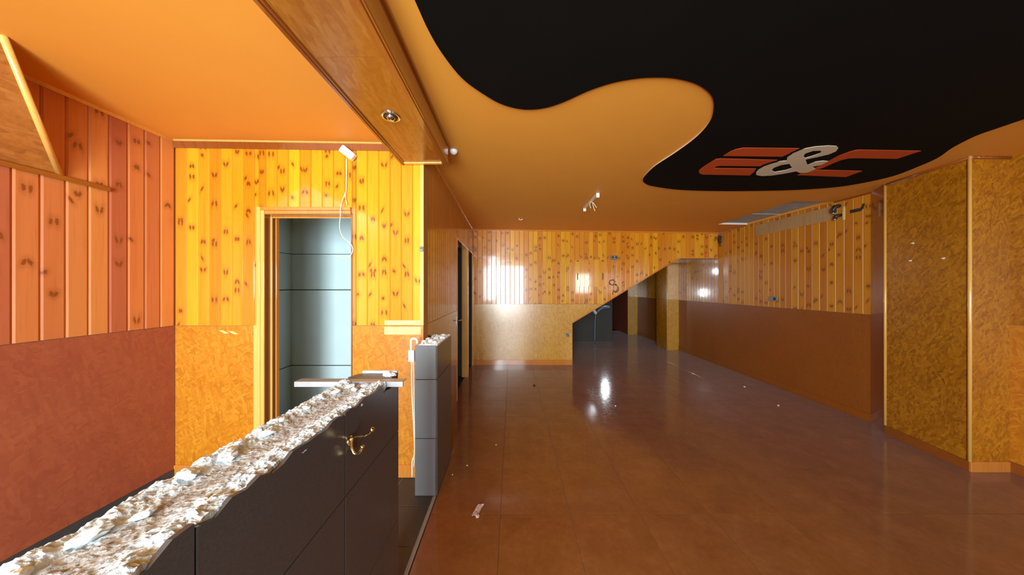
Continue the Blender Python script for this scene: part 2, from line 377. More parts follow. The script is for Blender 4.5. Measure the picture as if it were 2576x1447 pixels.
m = MB(); ceil_prism(m, rc(HX0, HX1, 4.28, 4.30), 0.026, 0.032); m.o('seam_strip', M_gyps, ce)

# ================================================================== WALLS
DZ = 1.24
# --- left wall (faces +x)
wl, L = wall('wall_left', (XL, YF), (XL, YC), 'left wall of reddish pine planks above a red-brown strand board dado')
zt = lambda q: ceil(XL)
core(wl, rect(0, L + .12, 0, 2.9))
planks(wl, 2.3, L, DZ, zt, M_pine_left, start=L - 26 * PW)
panel(wl, rect(0, 2.3, DZ, ceil(XL)), M_osb_red)
for a, b in ((0.0, 0.8), (0.8, 2.02), (2.02, 3.24), (3.24, L)): panel(wl, rect(a + .0007, b - .0007, 0.07, DZ - 0.004), M_osb_red)
b_ = MB().box(0, L, -0.008, 0.012, 0, 0.07).o('skirting', M_slate, wl)
# --- wall with the doorway (faces -y)
wc, L = wall('wall_center', (XL, YC), (XK, YC), 'bright knotty pine wall with the doorway behind the counter')
DX0, DX1, DT = -2.02 - XL, -1.316 - XL, 2.15
zc = lambda q: ceil(XL + q)
core(wc, rect(-.1, DX0 - .012, 0, 2.9), 0.012, 0.12); core(wc, rect(DX1 + .012, L, 0, 2.9), 0.012, 0.12); core(wc, rect(DX0 - .012, DX1 + .012, DT + .012, 2.9), 0.012, 0.12)
def zb_c(q): return DT + 0.055 if DX0 - 0.055 < q < DX1 + 0.008 else DZ
x = 0.0
cuts = [DX0 - 0.055, DX1 + 0.008]
while x < L - 0.012:
    seg = [x] + [c for c in cuts if x + 0.006 < c < min(x + PW, L) - 0.006] + [min(x + PW, L)]
    for a, b in zip(seg, seg[1:]):
        if b - a > 0.015: plank(wc, a, zb_c((a + b) / 2), zc, M_pine, b - a)
    x += PW
panel(wc, rect(0.002, DX0 - 0.062, 0.1, DZ - 0.004), M_osb_orange); panel(wc, rect(DX1 + 0.01, L, 0.1, DZ - 0.004), M_osb_orange)
MB().box(DX1 + 0.01, L, -0.010, 0.012, 0, 0.1, 0.002).o('skirting', M_trim, wc)
MB().box(0, DX0 - 0.06, -0.010, 0.012, 0, 0.1, 0.002).o('skirting', M_trim, wc)
MB().box(L - 0.026, L + 0.003, -0.004, 0.012, DZ, ceil(XK)-0.03, 0.002).o('corner_strip', M_trim_pale, wc)
MB().box(DX0 - 0.09, DX0 - 0.062, -0.006, 0.012, 0.0, DZ + 0.004, 0.002).o('pale_edge_strip', M_trim_pale, wc)
# ghost marks of removed shelves: unvarnished strips left on the boards
for (xa, xb, ya, yb, mt) in ((968, 1060, 806, 818, M_pine_bare), (967, 1059, 822, 842, M_pine_bare), (975, 1046, 846, 859, M_osb_orange)):
    p, q = at(xa, ya, YC), at(xb, yb, YC)
    tag(MB().box(p.x - XL, q.x - XL, -0.0035, 0.001, q.z, p.z, 0.0008).o('bare_strip', mt, wc), 'pale unvarnished strip where a shelf was removed')
for (xa, ya) in ((550, 831), (574, 833)):
    pts = [at(xa + a, ya + b, YC) for a, b in ((0, 0), (10, 0), (26, 8), (14, 8))]
    tag(MB().prism([(p.x - XL, p.z) for p in pts], 'y', -0.0015, 0.0015).o('chipped_mark', M_pine_bare, wc), 'pale scrape across the board')
# --- passage wall towards the toilets (faces +x)
wk, L = wall('wall_passage', (XK, YC), (XKB, YB), 'smooth brown plank wall of the passage with two narrow doorways')
D2, D3, DT2 = (3.83 - YC, 4.80 - YC), (4.92 - YC, 5.50 - YC), 2.20
zk = lambda q: ceil(-0.75)
for a, b, z0 in ((0.12, D2[0] - .02, 0), (D2[1] + .02, D3[0] - .02, 0), (D2[0] - .02, D2[1] + .02, DT2 + .02), (D3[0] - .02, D3[1] + .02, DT2 + .02)): core(wk, rect(a, b, z0, 2.9), 0.012, 0.09)
x = 0.0
cuts = [D2[0] - .035, D2[1] + .035, D3[0] - .035, D3[1] + .035]
while x < L - 0.012:
    seg = [x] + [c for c in cuts if x + 0.006 < c < min(x + PW, L) - 0.006] + [min(x + PW, L)]
    for a, b in zip(seg, seg[1:]):
        if b - a < 0.015: continue
        c = (a + b) / 2; hole = cuts[0] < c < cuts[1] or cuts[2] < c < cuts[3]
        plank(wk, a, DT2 + 0.035 if hole else DZ, zk, M_veneer, b - a)
    x += PW
for a, b in ((0.0, cuts[0]), (cuts[1], cuts[2]), (cuts[3], L)): panel(wk, rect(a + .001, b - .001, 0.0, DZ - 0.004), M_veneer)
# --- back wall with the stair-shaped opening (faces -y)
wb, L = wall('wall_back', (XKB, YB), (XR, YB), 'knotty pine wall at the back cut along the slope of the stairs')
OX0, OZ0, OX1, OZ1 = 1.208 - XKB, 0.832, 3.33 - XKB, 2.126
DZB = 1.222
def slope(q): return OZ0 + (OZ1 - OZ0) * (q - OX0) / (OX1 - OX0)
def zb_b(q):
    if q < OX0: return DZB
    if q > OX1: return OZ1
    return max(DZB, slope(q))
zb2 = lambda q: ceil(XKB + q)
xs = OX0 + (DZB - OZ0) * (OX1 - OX0) / (OZ1 - OZ0)
outline = [(0, 0), (OX0, 0), (OX0, OZ0), (OX1, OZ1), (L + .1, OZ1), (L + .1, 2.9), (-.1, 2.9), (-.1, 0)]
core(wb, outline, 0.012, 0.11, M_darkwall)
planks(wb, 0, L, zb_b, zb2, M_pine)
pan = [(0, 0.11), (OX0, 0.11), (OX0, OZ0), (xs, DZB - .004), (0, DZB - .004)]
panel(wb, [(0, .0), (1.22, .0), (1.22, DZB - .004), (0, DZB - .004)], M_osb)
panel(wb, [(1.2214, .0), (OX0, .0), (OX0, OZ0), (xs, DZB - .004), (1.2214, DZB - .004)], M_osb)
MB().box(0, OX0, -0.010, 0.0, 0, 0.105, 0.002).o('skirting', M_trim, wb)
d = Vector((OX1 - OX0, OZ1 - OZ0)).normalized(); nrm = Vector((-d.y, d.x)) * 0.02
MB().prism([(OX0, OZ0), (OX1, OZ1), (OX1 + nrm.x, OZ1 + nrm.y), (OX0 + nrm.x, OZ0 + nrm.y)], 'y', -0.004, 0.0).o('slope_trim', M_trim, wb)
MB().box(OX1, L, -0.004, 0.0, OZ1, OZ1 + 0.02).o('soffit_trim', M_trim, wb)
MB().box(OX0 - 0.002, OX0 + 0.003, -0.001, 0.11, 0, OZ0).o('edge_trim', M_trim_red, wb)
# underside of the stairs and the landing
so = empty('stair_soffit', (XKB, YB, 0)); tag(so, 'dark sloping underside of the stairs behind the back wall', 'stairs', kind='structure')
MB().prism([(OX0, OZ0), (OX1, OZ1), (OX1, OZ1 + .06), (OX0, OZ0 + .06)], 'y', 0.11, 0.95).o('flight', M_trim_red, so)
MB().box(OX1, L, 0.11, 0.95, OZ1, OZ1 + .06).o('landing', M_trim_red, so)
# --- right wall (faces -x), far part
Y0, Y1 = 10.6, 3.18
wr, L = wall('wall_right', (XR, Y0), (XR, Y1), 'right wall of amber pine planks above a plain brown dado')
core(wr, rect(-.1, L, 0, 2.9)); zr = lambda q: ceil(XR)
x = L
while x > Y0 - 9.3:
    plank(wr, x - PW, DZ, zr, M_pine_right if Y0 - x < 5.3 else M_pine_far); x -= PW
panel(wr, rect(0, x, DZ, 2.7), M_osb_brown)
a = 0.0
while a < L:
    b = min(a + 2.44, L); panel(wr, rect(a + .0007, b - .0007, 0.0, DZ - 0.004), M_osb_brown); a = b
MB().box(0, L, -0.010, 0.0, 0, 0.09, 0.002).o('skirting', M_osb_brown, wr)
# unvarnished band left by a removed cooling unit, and the plain strip in the far corner
pa, pb = on_x(1900, 560, XR), on_x(2108, 552, XR)
tag(MB().box(Y0 - pa.y, Y0 - pb.y, -0.003, 0.001, 2.42, 2.60, 0.0005).o('bare_band', M_bare_dull, wr), 'pale unvarnished band below the ceiling')
MB().box(Y0 - 5.56, Y0 - 5.44, -0.006, 0.0, DZ, ceil(XR)).o('corner_board', M_pine_right, wr)
# --- near part of the right wall
wn, L = wall('wall_right_near', (4.185, 2.36), (4.185, YF), 'strand board wall at the right edge beside the pillar')
core(wn, rect(-.1, L, 0, 2.9))
for a, b in ((0, 1.22), (1.22, 2.44), (2.44, 3.66), (3.66, L)):
    panel(wn, rect(a + .0007, b - .0007, DZ, ceil(4.185)), M_osb_pillar); panel(wn, rect(a + .0007, b - .0007, 0.09, DZ - 0.004), M_osb_orange)
MB().box(0, L, -0.010, 0.0, 0, 0.09, 0.002).o('skirting', M_osb_brown, wn)
# --- shopfront wall behind the viewer
wf, L = wall('wall_front', (4.3, YF), (-2.9, YF), 'wall on the street side with the open shopfront')
def fx(X): return 4.3 - X
for q in (rect(fx(4.3), fx(3.8), 0, 2.9), rect(fx(3.1), fx(0.62), 0, 2.9), rect(fx(-1.58), fx(-2.9), 0, 2.9), rect(fx(-0.43), fx(-0.44), 0, 2.9), rect(fx(3.8), fx(3.1), 0, 1.3), rect(fx(3.8), fx(3.1), 2.2, 2.9), rect(fx(0.62), fx(-1.58), 2.59, 2.9), rect(fx(0.62), fx(-1.58), 0, 0.08)): core(wf, q, 0, 0.1)
# --- store room behind the doorway
ws = empty('wall_store', (0, 3.3, 0)); tag(ws, 'pale plasterboard walls of the store room behind the doorway', kind='structure')
for z0, z1 in ((0.0, 0.62), (0.63, 1.517), (1.527, 1.943), (1.949, 2.85)):
    MB().box(-2.616, -0.86, 0, 0.02, z0, z1, 0.002).o('board', M_gyps, ws)
    MB().box(-2.636, -2.616, -0.88, 0.02, z0, z1, 0.002).o('board', M_gyps, ws)
MB().box(-2.7, -0.86, 0.022, 0.06, 0, 2.85).o('wall_core', M_dark, ws); MB().box(-2.70, -2.638, -0.9, 0.06, 0, 2.85).o('wall_core', M_dark, ws)
# --- small dark rooms behind the passage doors
wd_ = empty('wall_toilets', (0, 0, 0)); tag(wd_, 'dark walls of the small rooms behind the passage doorways', kind='structure')
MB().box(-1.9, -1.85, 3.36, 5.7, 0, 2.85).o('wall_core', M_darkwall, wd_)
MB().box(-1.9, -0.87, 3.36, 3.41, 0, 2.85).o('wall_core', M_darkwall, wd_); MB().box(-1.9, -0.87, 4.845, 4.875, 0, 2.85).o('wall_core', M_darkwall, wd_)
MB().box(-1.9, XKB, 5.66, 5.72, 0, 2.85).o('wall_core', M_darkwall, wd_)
# --- rear room
we = empty('wall_rear', (0, 8.0, 0)); tag(we, 'dark grey rear wall under the stairs with two small high windows', kind='structure')
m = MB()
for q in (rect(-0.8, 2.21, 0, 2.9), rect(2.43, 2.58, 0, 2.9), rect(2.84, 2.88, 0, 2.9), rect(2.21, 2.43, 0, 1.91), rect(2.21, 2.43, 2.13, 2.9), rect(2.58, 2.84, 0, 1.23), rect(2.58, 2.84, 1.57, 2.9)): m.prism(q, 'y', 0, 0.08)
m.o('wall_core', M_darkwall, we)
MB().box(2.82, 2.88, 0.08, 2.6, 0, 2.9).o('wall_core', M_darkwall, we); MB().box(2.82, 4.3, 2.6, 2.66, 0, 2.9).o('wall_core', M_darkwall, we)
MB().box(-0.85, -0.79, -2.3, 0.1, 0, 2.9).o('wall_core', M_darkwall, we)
for i, (a, b, c, d_) in enumerate(((2.58, 2.84, 1.23, 1.57), (2.21, 2.43, 1.91, 2.13))):
    wi = empty('window_%d' % (i + 1), (0, 8.0, 0)); tag(wi, ('small rear window of the back room', 'small vent window high in the back room')[i], kind='structure')
    m = MB(); m.box(a - .02, a + .015, -.01, .05, c - .02, d_ + .02).box(b - .015, b + .02, -.01, .05, c - .02, d_ + .02).box(a, b, -.01, .05, c - .02, c + .015).box(a, b, -.01, .05, d_ - .015, d_ + .02)
    m.o('window_frame', M_trim_red, wi)

# ================================================================== DOOR FRAMES
d1 = empty('door_1', (0, YC, 0)); tag(d1, 'open doorway with orange wooden frame in the bright pine wall', kind='structure')
MB().box(-2.078, -2.05, -0.016, 0.012, 0, 2.206, 0.003).box(-2.05, -2.022, -0.010, 0.012, 0, 2.19, 0.003).o('casing', M_trim_pale, d1)
MB().box(-2.05, -1.316, -0.014, 0.012, 2.178, 2.206, 0.003).box(-2.05, -1.316, -0.008, 0.012, 2.15, 2.178, 0.003).o('casing', M_trim, d1)
MB().box(-2.032, -2.02, 0.0, 0.125, 0, 2.15).o('jamb', M_trim_red, d1)
MB().box(-1.316, -1.304, 0.0, 0.125, 0, 2.15).o('jamb', M_trim_red, d1)
MB().box(-2.032, -1.304, 0.0, 0.125, 2.146, 2.158).o('head_jamb', M_trim_red, d1)
MB().box(-2.02, -2.008, 0.05, 0.064, 0, 2.146, 0.002).o('door_stop', M_trim_pale, d1)
MB().box(-2.02, -2.006, 0.095, 0.125, 0, 2.146, 0.002).o('door_stop', M_trim, d1)
MB().box(-2.02, -1.316, 0.06, 0.075, 2.132, 2.146, 0.002).o('door_stop', M_trim, d1)
for i, (dd, lab) in enumerate(((D2, 'nearer narrow dark doorway in the passage wall'), (D3, 'farther narrow dark doorway in the passage wall'))):
    o = empty('door_%d' % (i + 2), (XK, YC, 0), wk.rotation_euler.z); tag(o, lab, kind='structure')
    MB().box(dd[0] - .035, dd[0], -0.004, 0.1, 0, DT2 + .035, 0.003).o('casing', M_trim_pale, o)
    MB().box(dd[1], dd[1] + .035, -0.006, 0.1 if i == 0 else 0.016, 0, DT2 + .035, 0.003).o('casing', M_trim_pale, o)
    MB().box(dd[0], dd[1], -0.016, 0.1, DT2, DT2 + .035, 0.003).o('head_casing', M_trim, o)
    if i == 0:
        hd = MB().box(dd[0] - .075, dd[0] - .045, -0.006, 0.0, 1.0, 1.16, 0.002).tube(smooth_path([(dd[0] - .06, 0, 1.1), (dd[0] - .06, -.035, 1.1), (dd[0] - .04, -.045, 1.1), (dd[0] + .03, -.045, 1.1)], 4), 0.007).o('door_handle', M_steel, o)
        MB().box(dd[0] + .03, dd[0] + .2, 0.02, 0.055, DT2 - .07, DT2 - .03, 0.004).o('door_closer', M_grey, o)

# ================================================================== TRIMS at the ceiling
def trim(n, p0, p1, z0, z1, depth, mat, label, side):
    """ceiling strip following p0->p1 (room on the -y side)"""
    o, L = wall('trim_%d' % n, p0, p1, label)
    c0, c1 = ceil(p0[0]), ceil(p1[0])
    v = [(0, 0, c0 - z0), (0, -depth * .35, c0 - z0), (0, -depth, c0 - z1), (0, 0, c0 - z1)]
    v += [(L, b, c - c0 + c1) for (a, b, c) in v]
    mk('moulding', v, [(0, 1, 2, 3), (7, 6, 5, 4)] + [(i, (i + 1) % 4, 4 + (i + 1) % 4, 4 + i) for i in range(4)], mat, o)
trim(1, (XL, YC), (XK - .15, YC), 0.060, 0.012, 0.022, M_trim_red, 'wooden ceiling moulding along the bright pine wall', 0)
trim(2, (XL, 1.3), (XL, YC), 0.02, 0.0, 0.016, M_trim, 'thin ceiling strip along the left wall', 0)
trim(3, (XKB, YB), (XR, YB), 0.03, 0.0, 0.02, M_trim, 'thin ceiling strip along the back wall', 0)
trim(4, (XR, 5.5), (XR, 4.9), 0.02, 0.0, 0.016, M_trim_red, 'short ceiling strip beside the concrete patch', 0)
trim(5, (XR, 3.56), (XR, 3.18), 0.02, 0.0, 0.016, M_trim_red, 'short ceiling strip between pillar and concrete patch', 0)
trim(6, (XK, YC), (XKB, YB), 0.02, 0.0, 0.016, M_trim, 'thin ceiling strip along the passage wall', 0)

trim(7, (XL, YC), (XK - .15, YC), 0.014, 0.0, 0.028, M_trim_pale, 'thin bright bead on top of the moulding along the bright pine wall', 0)

# ================================================================== BEAM
bmz = 2.56; bx0, bx1 = -0.90, -0.52; byn, byf = -2.35, 2.262
be = empty('ceiling_beam', (0, 0, 0)); tag(be, 'wood clad box beam crossing the ceiling above the counter', 'beam', kind='structure')
MB().box(bx0 + .012, bx1 - .012, byn, byf - .004, bmz + .012, ceil(bx0) + .02).o('beam_core', M_osb_beam, be)
for a, b in ((byn, -1.2), (-1.2, 0.0), (0.0, 1.22), (1.22, byf)): MB().box(bx0 + .02, bx1 - .02, a + .0007, b - .0007, bmz, bmz + .012).o('panel', M_osb_beam, be)
for x0, x1, n in ((bx0 - .006, bx0 + .032, 0), (bx1 - .045, bx1 + .006, 1)):
    MB().box(x0, x1, byn, byf, bmz - .010, bmz + .02, 0.004).box(x0 + .012, x1 - .012, byn, byf, bmz - .016, bmz - .009, 0.003).o('corner_moulding', M_trim_red, be)
MB().box(bx1 - .014, bx1, byn, byf, bmz + .02, ceil(bx1)).o('side_board', M_trim_red, be)
MB().box(bx0, bx0 + .014, byn, byf, bmz + .02, ceil(bx0)).o('side_board', M_osb_beam, be)
MB().box(bx1 - .002, bx1 + .012, byn, byf, ceil(bx1) - .022, ceil(bx1), .003).o('top_moulding', M_trim_red, be)
MB().box(bx0 + .03, bx1 - .045, byf - .03, byf, bmz - .012, bmz, 0.003).o('end_strip', M_trim_pale, be)

# ================================================================== PILLARS
def face_panel(parent, p0, p1, z0, z1, mat, name='panel', t=0.012):
    """board standing between plan points p0 -> p1, its face on the right-hand side of travel (room at -y)"""
    d = Vector((p1[0] - p0[0], p1[1] - p0[1])); L = d.length
    o = MB().box(0, L, 0, t, z0, z1).o(name, mat, parent, loc=(p0[0], p0[1], 0)); o.rotation_euler = (0, 0, math.atan2(d.y, d.x)); return o
pr = empty('pillar', (0, 0, 0)); tag(pr, 'broad strand board pillar with rounded corner strips on the right', 'pillar', kind='structure')
A, B, C_, D_ = (4.128, 3.20), (3.975, 2.96), (3.855, 2.34), (4.19, 2.34)
MB().prism([(A[0], A[1] - .03), (B[0] + .02, B[1]), (C_[0] + .02, C_[1] + .02), (4.25, 2.36), (4.25, 3.17)], 'z', 0, ceil(4.0) + .05).o('pillar_core', M_dark, pr)
face_panel(pr, A, B, 0, ceil(4.0), M_trim_red)
face_panel(pr, B, C_, 0.07, ceil(3.9), M_osb_pillar); face_panel(pr, C_, D_, 0.07, ceil(3.9), M_osb_pillar)
d = Vector((C_[0] - B[0], C_[1] - B[1])).normalized(); n_ = Vector((d.y, -d.x))
sk = [Vector(B), Vector(C_)]
MB().prism([(B[0], B[1]), (C_[0], C_[1]), (C_[0] + n_.x * .01, C_[1] + n_.y * .01), (B[0] + n_.x * .01, B[1] + n_.y * .01)], 'z', 0, 0.085).o('skirting', M_osb_brown, pr)
MB().box(C_[0] - .005, D_[0], C_[1] - .010, C_[1] + .004, 0, 0.085, .002).o('skirting', M_trim, pr)
for q, zt_ in ((B, ceil(3.95)), (C_, ceil(3.85))): MB().tube([(q[0] - .002, q[1] + .002, 0.085), (q[0] - .002, q[1] + .002, zt_)], 0.011, 10).o('corner_strip', M_trim_pale, pr, True)
v0, v1 = Vector((B[0], B[1], ceil(B[0]) - .01)), Vector((C_[0], C_[1], ceil(C_[0]) - .01))
MB().tube([v0, v1], 0.014, 8).o('top_strip', M_trim_red, pr, True); MB().tube([v1, (D_[0], D_[1], ceil(D_[0]) - .01)], 0.014, 8).o('top_strip', M_trim_red, pr, True)
for (px, py) in ((2297, 612), (2291, 656), (2374, 650)):
    t_ = (px - 1288) / F; s_ = (B[0] - t_ * B[1]) / (t_ * (C_[1] - B[1]) - (C_[0] - B[0])); X = B[0] + s_ * (C_[0] - B[0]); Y = B[1] + s_ * (C_[1] - B[1])
    bm = bmesh.new(); bmesh.ops.create_icosphere(bm, subdivisions=1, radius=1)
    for q in bm.verts: q.co = Vector((X + q.co.x * .004, Y + q.co.y * .018, CZ - (py - 723.5) * Y / F + q.co.z * .009))
    tag(MB().bm(bm).o('plaster_dab', M_white, pr), 'white dab of filler')
for (px0, px1, Ya, Yb, nm, lab) in ((3.845, 4.13, 6.89, 7.41, 'pillar', 'strand board pillar seen through the stair opening'), (3.82, 4.13, 9.16, 10.6, 'pillar', 'farthest strand board pillar beyond the stair opening')):
    o = empty(nm, (0, 0, 0)); tag(o, lab, 'pillar', kind='structure')
    MB().box(px0 + .012, px1 - .002, Ya + .012, Yb - .002, 0, 2.66).o('pillar_core', M_dark, o)
    face_panel(o, (px0, Yb), (px0, Ya), 0, 2.65, M_osb_pillar if Ya < 8 else M_osb_red); face_panel(o, (px0, Ya), (px1, Ya), 0, 2.65, M_osb)
    MB().tube([(px0 - .002, Ya, 0), (px0 - .002, Ya, 2.65)], 0.010, 8).o('corner_strip', M_trim_pale, o, True)

# ================================================================== SLOPED BULKHEAD at upper left
bk = empty('sloped_bulkhead', (0, 0, 0)); tag(bk, 'sloped strand board bulkhead with pale edge strip at upper left', 'bulkhead', kind='structure')
P1, P2 = Vector((-2.407, 1.3135, ceil(-2.407))), Vector((-2.748, 1.690, 2.235))
P3, P4 = Vector((-2.748, -2.3, 2.235)), Vector((-2.407, -2.3, ceil(-2.407)))
nn = (P3 - P2).cross(P1 - P2).normalized()
if nn.x > 0: nn = -nn
mk('panel', [P1, P2, P3, P4] + [p + nn * .012 for p in (P1, P2, P3, P4)], [(0, 1, 2, 3), (7, 6, 5, 4), (0, 4, 5, 1), (1, 5, 6, 2), (2, 6, 7, 3), (3, 7, 4, 0)], M_osb_bulk, bk)
MB().tube([P1, P2], 0.014, 10).o('edge_strip', M_trim_pale, bk, True)
MB().box(XL, XL + .022, -2.3, 1.90, 2.205, 2.235, .004).o('ledge_strip', M_trim_red, bk)

# ================================================================== BLACK CEILING PANEL with the sign
cp = empty('ceiling_panel', (1.5, 2.0, ceil(1.5))); tag(cp, 'black wavy-edged ceiling panel bearing a red and cream sign', 'ceiling panel')
inv = Vector(cp.location)
def flat(name, pts, lo, hi, mat, parent, edge=None):
    n = len(pts)
    v = [(x - inv.x, y - inv.y, ceil(x) + lo - inv.z) for x, y in pts] + [(x - inv.x, y - inv.y, ceil(x) + hi - inv.z) for x, y in pts]
    me = bpy.data.meshes.new(name)
    me.from_pydata(v, [], [tuple(range(n)), tuple(range(2 * n - 1, n - 1, -1))] + [(i, (i + 1) % n, n + (i + 1) % n, n + i) for i in range(n)]); me.update()
    me.materials.append(mat)
    if edge:
        me.materials.append(edge)
        for p in me.polygons[2:]: p.material_index = 1
    bm = bmesh.new(); bm.from_mesh(me); bmesh.ops.recalc_face_normals(bm, faces=bm.faces)
    bmesh.ops.triangulate(bm, faces=[f for f in bm.faces if len(f.verts) > 4]); bm.to_mesh(me); bm.free()
    o = bpy.data.objects.new(name, me); COL.objects.link(o); o.parent = parent; return o
blob_px = [(1043, 0), (1054, 25), (1077, 75), (1105, 124), (1140, 172), (1169, 203), (1204, 229), (1250, 257), (1290, 271), (1330, 276), (1375, 271), (1420, 256), (1480, 229),
           (1540, 209), (1600, 198), (1650, 195), (1700, 198), (1750, 211), (1780, 230), (1794, 250), (1795, 277), (1786, 305), (1762, 335), (1730, 362), (1690, 390), (1650, 416),
           (1628, 436), (1617, 452), (1624, 462), (1645, 469), (1714, 478), (1827, 481), (1979, 479), (2093, 472), (2168, 461), (2244, 444), (2301, 423), (2358, 398), (2396, 372), (2453, 343), (2509, 323), (2576, 300)]
bl = [on_ceiling(px, py, 0.012) for px, py in blob_px]
bl = [tuple(q[:2]) for q in smooth_path([(x, y, 0) for x, y in bl], 4)]
bl += [(3.95, 1.75), (4.0, 1.2), (3.8, 0.2), (3.5, -1.2), (2.6, -1.7), (0.6, -1.5), (-0.25, -0.9), (-0.40, 0.2), (bl[0][0] - .01, 0.8)]
flat('panel', bl, -0.012, -0.0005, M_black, cp, M_edge)
def crop(pts): return [on_ceiling(1600 + x / 3.22, 340 + y / 3.22, 0.014) for x, y in pts]
def sp(pts, k=3): return [tuple(q[:2]) for q in smooth_path([(x, y, 0) for x, y in pts], k, True)]
flat('letter', crop([(707, 168), (760, 135), (800, 118), (870, 103), (1350, 108), (1255, 142), (1185, 174)]), -0.0155, -0.012, M_red, cp)
flat('letter', crop([(510, 302), (509, 288), (520, 275), (560, 247), (645, 195), (690, 190), (1165, 203), (1100, 225), (1048, 252), (680, 248), (650, 253), (625, 268), (995, 272), (955, 298), (920, 326), (545, 319), (520, 313)]), -0.0155, -0.012, M_red, cp)
flat('letter', crop([(1440, 272), (1500, 240), (1570, 205), (1640, 168), (1720, 138), (1770, 124), (1810, 119), (2308, 128), (2115, 191), (1780, 186), (1720, 188), (1660, 202), (1600, 226), (1510, 266), (1470, 277)]), -0.0155, -0.012, M_red, cp)
flat('letter', crop([(1308, 324), (1450, 281), (1832, 291), (1700, 339)]), -0.0155, -0.012, M_red, cp)
# ampersand: outer outline with two counters, built as one polygon bridged to its holes
out_ = [(975, 322), (972, 300), (990, 278), (1035, 252), (1090, 232), (1160, 213), (1222, 205), (1224, 182), (1270, 146), (1350, 112), (1450, 93), (1560, 85), (1622, 89), (1638, 104), (1620, 130), (1560, 155), (1470, 176), (1372, 197), (1388, 243), (1452, 216), (1520, 207), (1556, 212), (1500, 240), (1425, 255), (1456, 274), (1390, 301), (1330, 306), (1297, 292), (1200, 311), (1100, 326), (1020, 330)]
h1 = [(1355, 166), (1372, 147), (1435, 126), (1495, 124), (1503, 133), (1485, 148), (1435, 166), (1368, 186)]
h2 = [(1096, 286), (1118, 262), (1175, 241), (1242, 231), (1266, 266), (1205, 285), (1125, 299)]
def flat_holes(name, outer, holes, lo, hi, mat, parent):
    bm = bmesh.new(); edges = []
    for ring in [outer] + holes:
        vs = [bm.verts.new((x - inv.x, y - inv.y, ceil(x) + lo - inv.z)) for x, y in crop(ring)]
        edges += [bm.edges.new((vs[i], vs[(i + 1) % len(vs)])) for i in range(len(vs))]
    g = bmesh.ops.triangle_fill(bm, edges=edges, use_beauty=True)
    fs = [f for f in bm.faces]
    e = bmesh.ops.extrude_face_region(bm, geom=fs)
    for q in e['geom']:
        if isinstance(q, bmesh.types.BMVert): q.co.z += hi - lo
    bmesh.ops.recalc_face_normals(bm, faces=bm.faces)
    me = bpy.data.meshes.new(name); bm.to_mesh(me); bm.free(); me.materials.append(mat)
    o = bpy.data.objects.new(name, me); COL.objects.link(o); o.parent = parent; return o
flat_holes('ampersand', out_, [h1, h2], -0.0165, -0.012, M_cream, cp)
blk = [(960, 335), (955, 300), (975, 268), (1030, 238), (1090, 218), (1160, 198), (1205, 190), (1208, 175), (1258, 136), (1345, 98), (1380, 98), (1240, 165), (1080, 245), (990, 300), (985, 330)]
flat('letter_outline', crop(blk), -0.0162, -0.0125, M_black, cp)  # black painted outline along the left of the ampersand

# ================================================================== COUNTER (bar) and tiled half wall
BX0, BX1, BYN, BYF, BZ = -0.757, -0.556, -0.60, 1.365, 1.125
ba = empty('bar_counter', (0, 0.4, 0)); tag(ba, 'long charcoal tiled counter with its worktop broken off', 'counter')
def L_(y): return y - 0.4
MB().box(BX0 + .01, BX1 - .010, L_(BYN), L_(BYF) - .002, 0, BZ - .03).o('counter_core', M_grout, ba)
MB().box(BX0, BX0 + .01, L_(BYN), L_(BYF), 0, BZ - .03).o('inner_lining', M_osb_brown, ba)
def jag(a, b, n, seed, z):
    rnd = random.Random(seed); return [(a + (b - a) * i / n, z + rnd.uniform(-.012, .008) - (0.035 if a + (b - a) * i / n > 1.19 else 0)) for i in range(n + 1)]
ys = [BYF, 0.927, 0.489, 0.051, -0.387, BYN]
for i in range(5):
    y1, y0 = ys[i] - .002, ys[i + 1] + .002
    for z0, z1 in ((0.0, .423), (.427, .848)):
        MB().box(BX1 - .010, BX1, L_(y0), L_(y1), z0, z1, .001).o('tile', M_tile, ba)
    top = [(L_(a), b) for a, b in jag(y1, y0, 14, i, 1.130)]
    MB().prism([(L_(y0), .852), (L_(y1), .852)] + top, 'x', BX1 - .010, BX1).o('tile', M_tile, ba)
for z0, z1 in ((0.0, .423), (.427, .848), (.852, 1.07)): MB().box(BX0 + .012, BX1 - .012, L_(BYF) - .002, L_(BYF) + .006, z0, z1, .001).o('end_tile', M_tile, ba)
# crumbled mortar bed on top: a height field with lumps
NX, NY = 64, 520
vv, ff = [], []
for j in range(NY + 1):
    y = BYN + (BYF - 0.128 - BYN) * j / NY
    eL = BX0 - .004 + 0.006 * noise.noise((y * 9, 3.1, 0)); eR = BX1 - .002 + 0.009 * noise.noise((y * 14, 9.1, 0)) + 0.004 * noise.noise((y * 50, 1.1, 0))
    for i in range(NX + 1):
        u = i / NX; x = eL + (eR - eL) * u
        n1 = noise.noise((x * 22, y * 14, 0)); n2 = noise.noise((x * 60, y * 50, 2)); n3 = noise.noise((x * 150, y * 130, 5))
        ridge = math.exp(-((u - .10) / .13) ** 2) * (.016 + .016 * noise.noise((y * 20, 7, 0)))
        flatc = 0.35 + 0.65 * min(1, abs(u - .48) / .28)
        band = math.exp(-((u - .86) / .12) ** 2) * .008 * (1 + noise.noise((y * 30, 4, 2)))
        n4 = noise.noise((x * 300, y * 260, 8))
        h = 1.123 + ridge * .7 + band + flatc * (.004 * n1 + .0065 * n2 + .0045 * n3 + .002 * n4) - .006 * (1 - flatc) * 1.5 + .0012 * n4
        if i == 0 or i == NX:
            h -= 0.045; x = max(min(x, BX1 - .0115), BX0 + .004)
        elif i == NX - 1: h -= 0.012 + .008 * n2
        vv.append((x, L_(y), h))
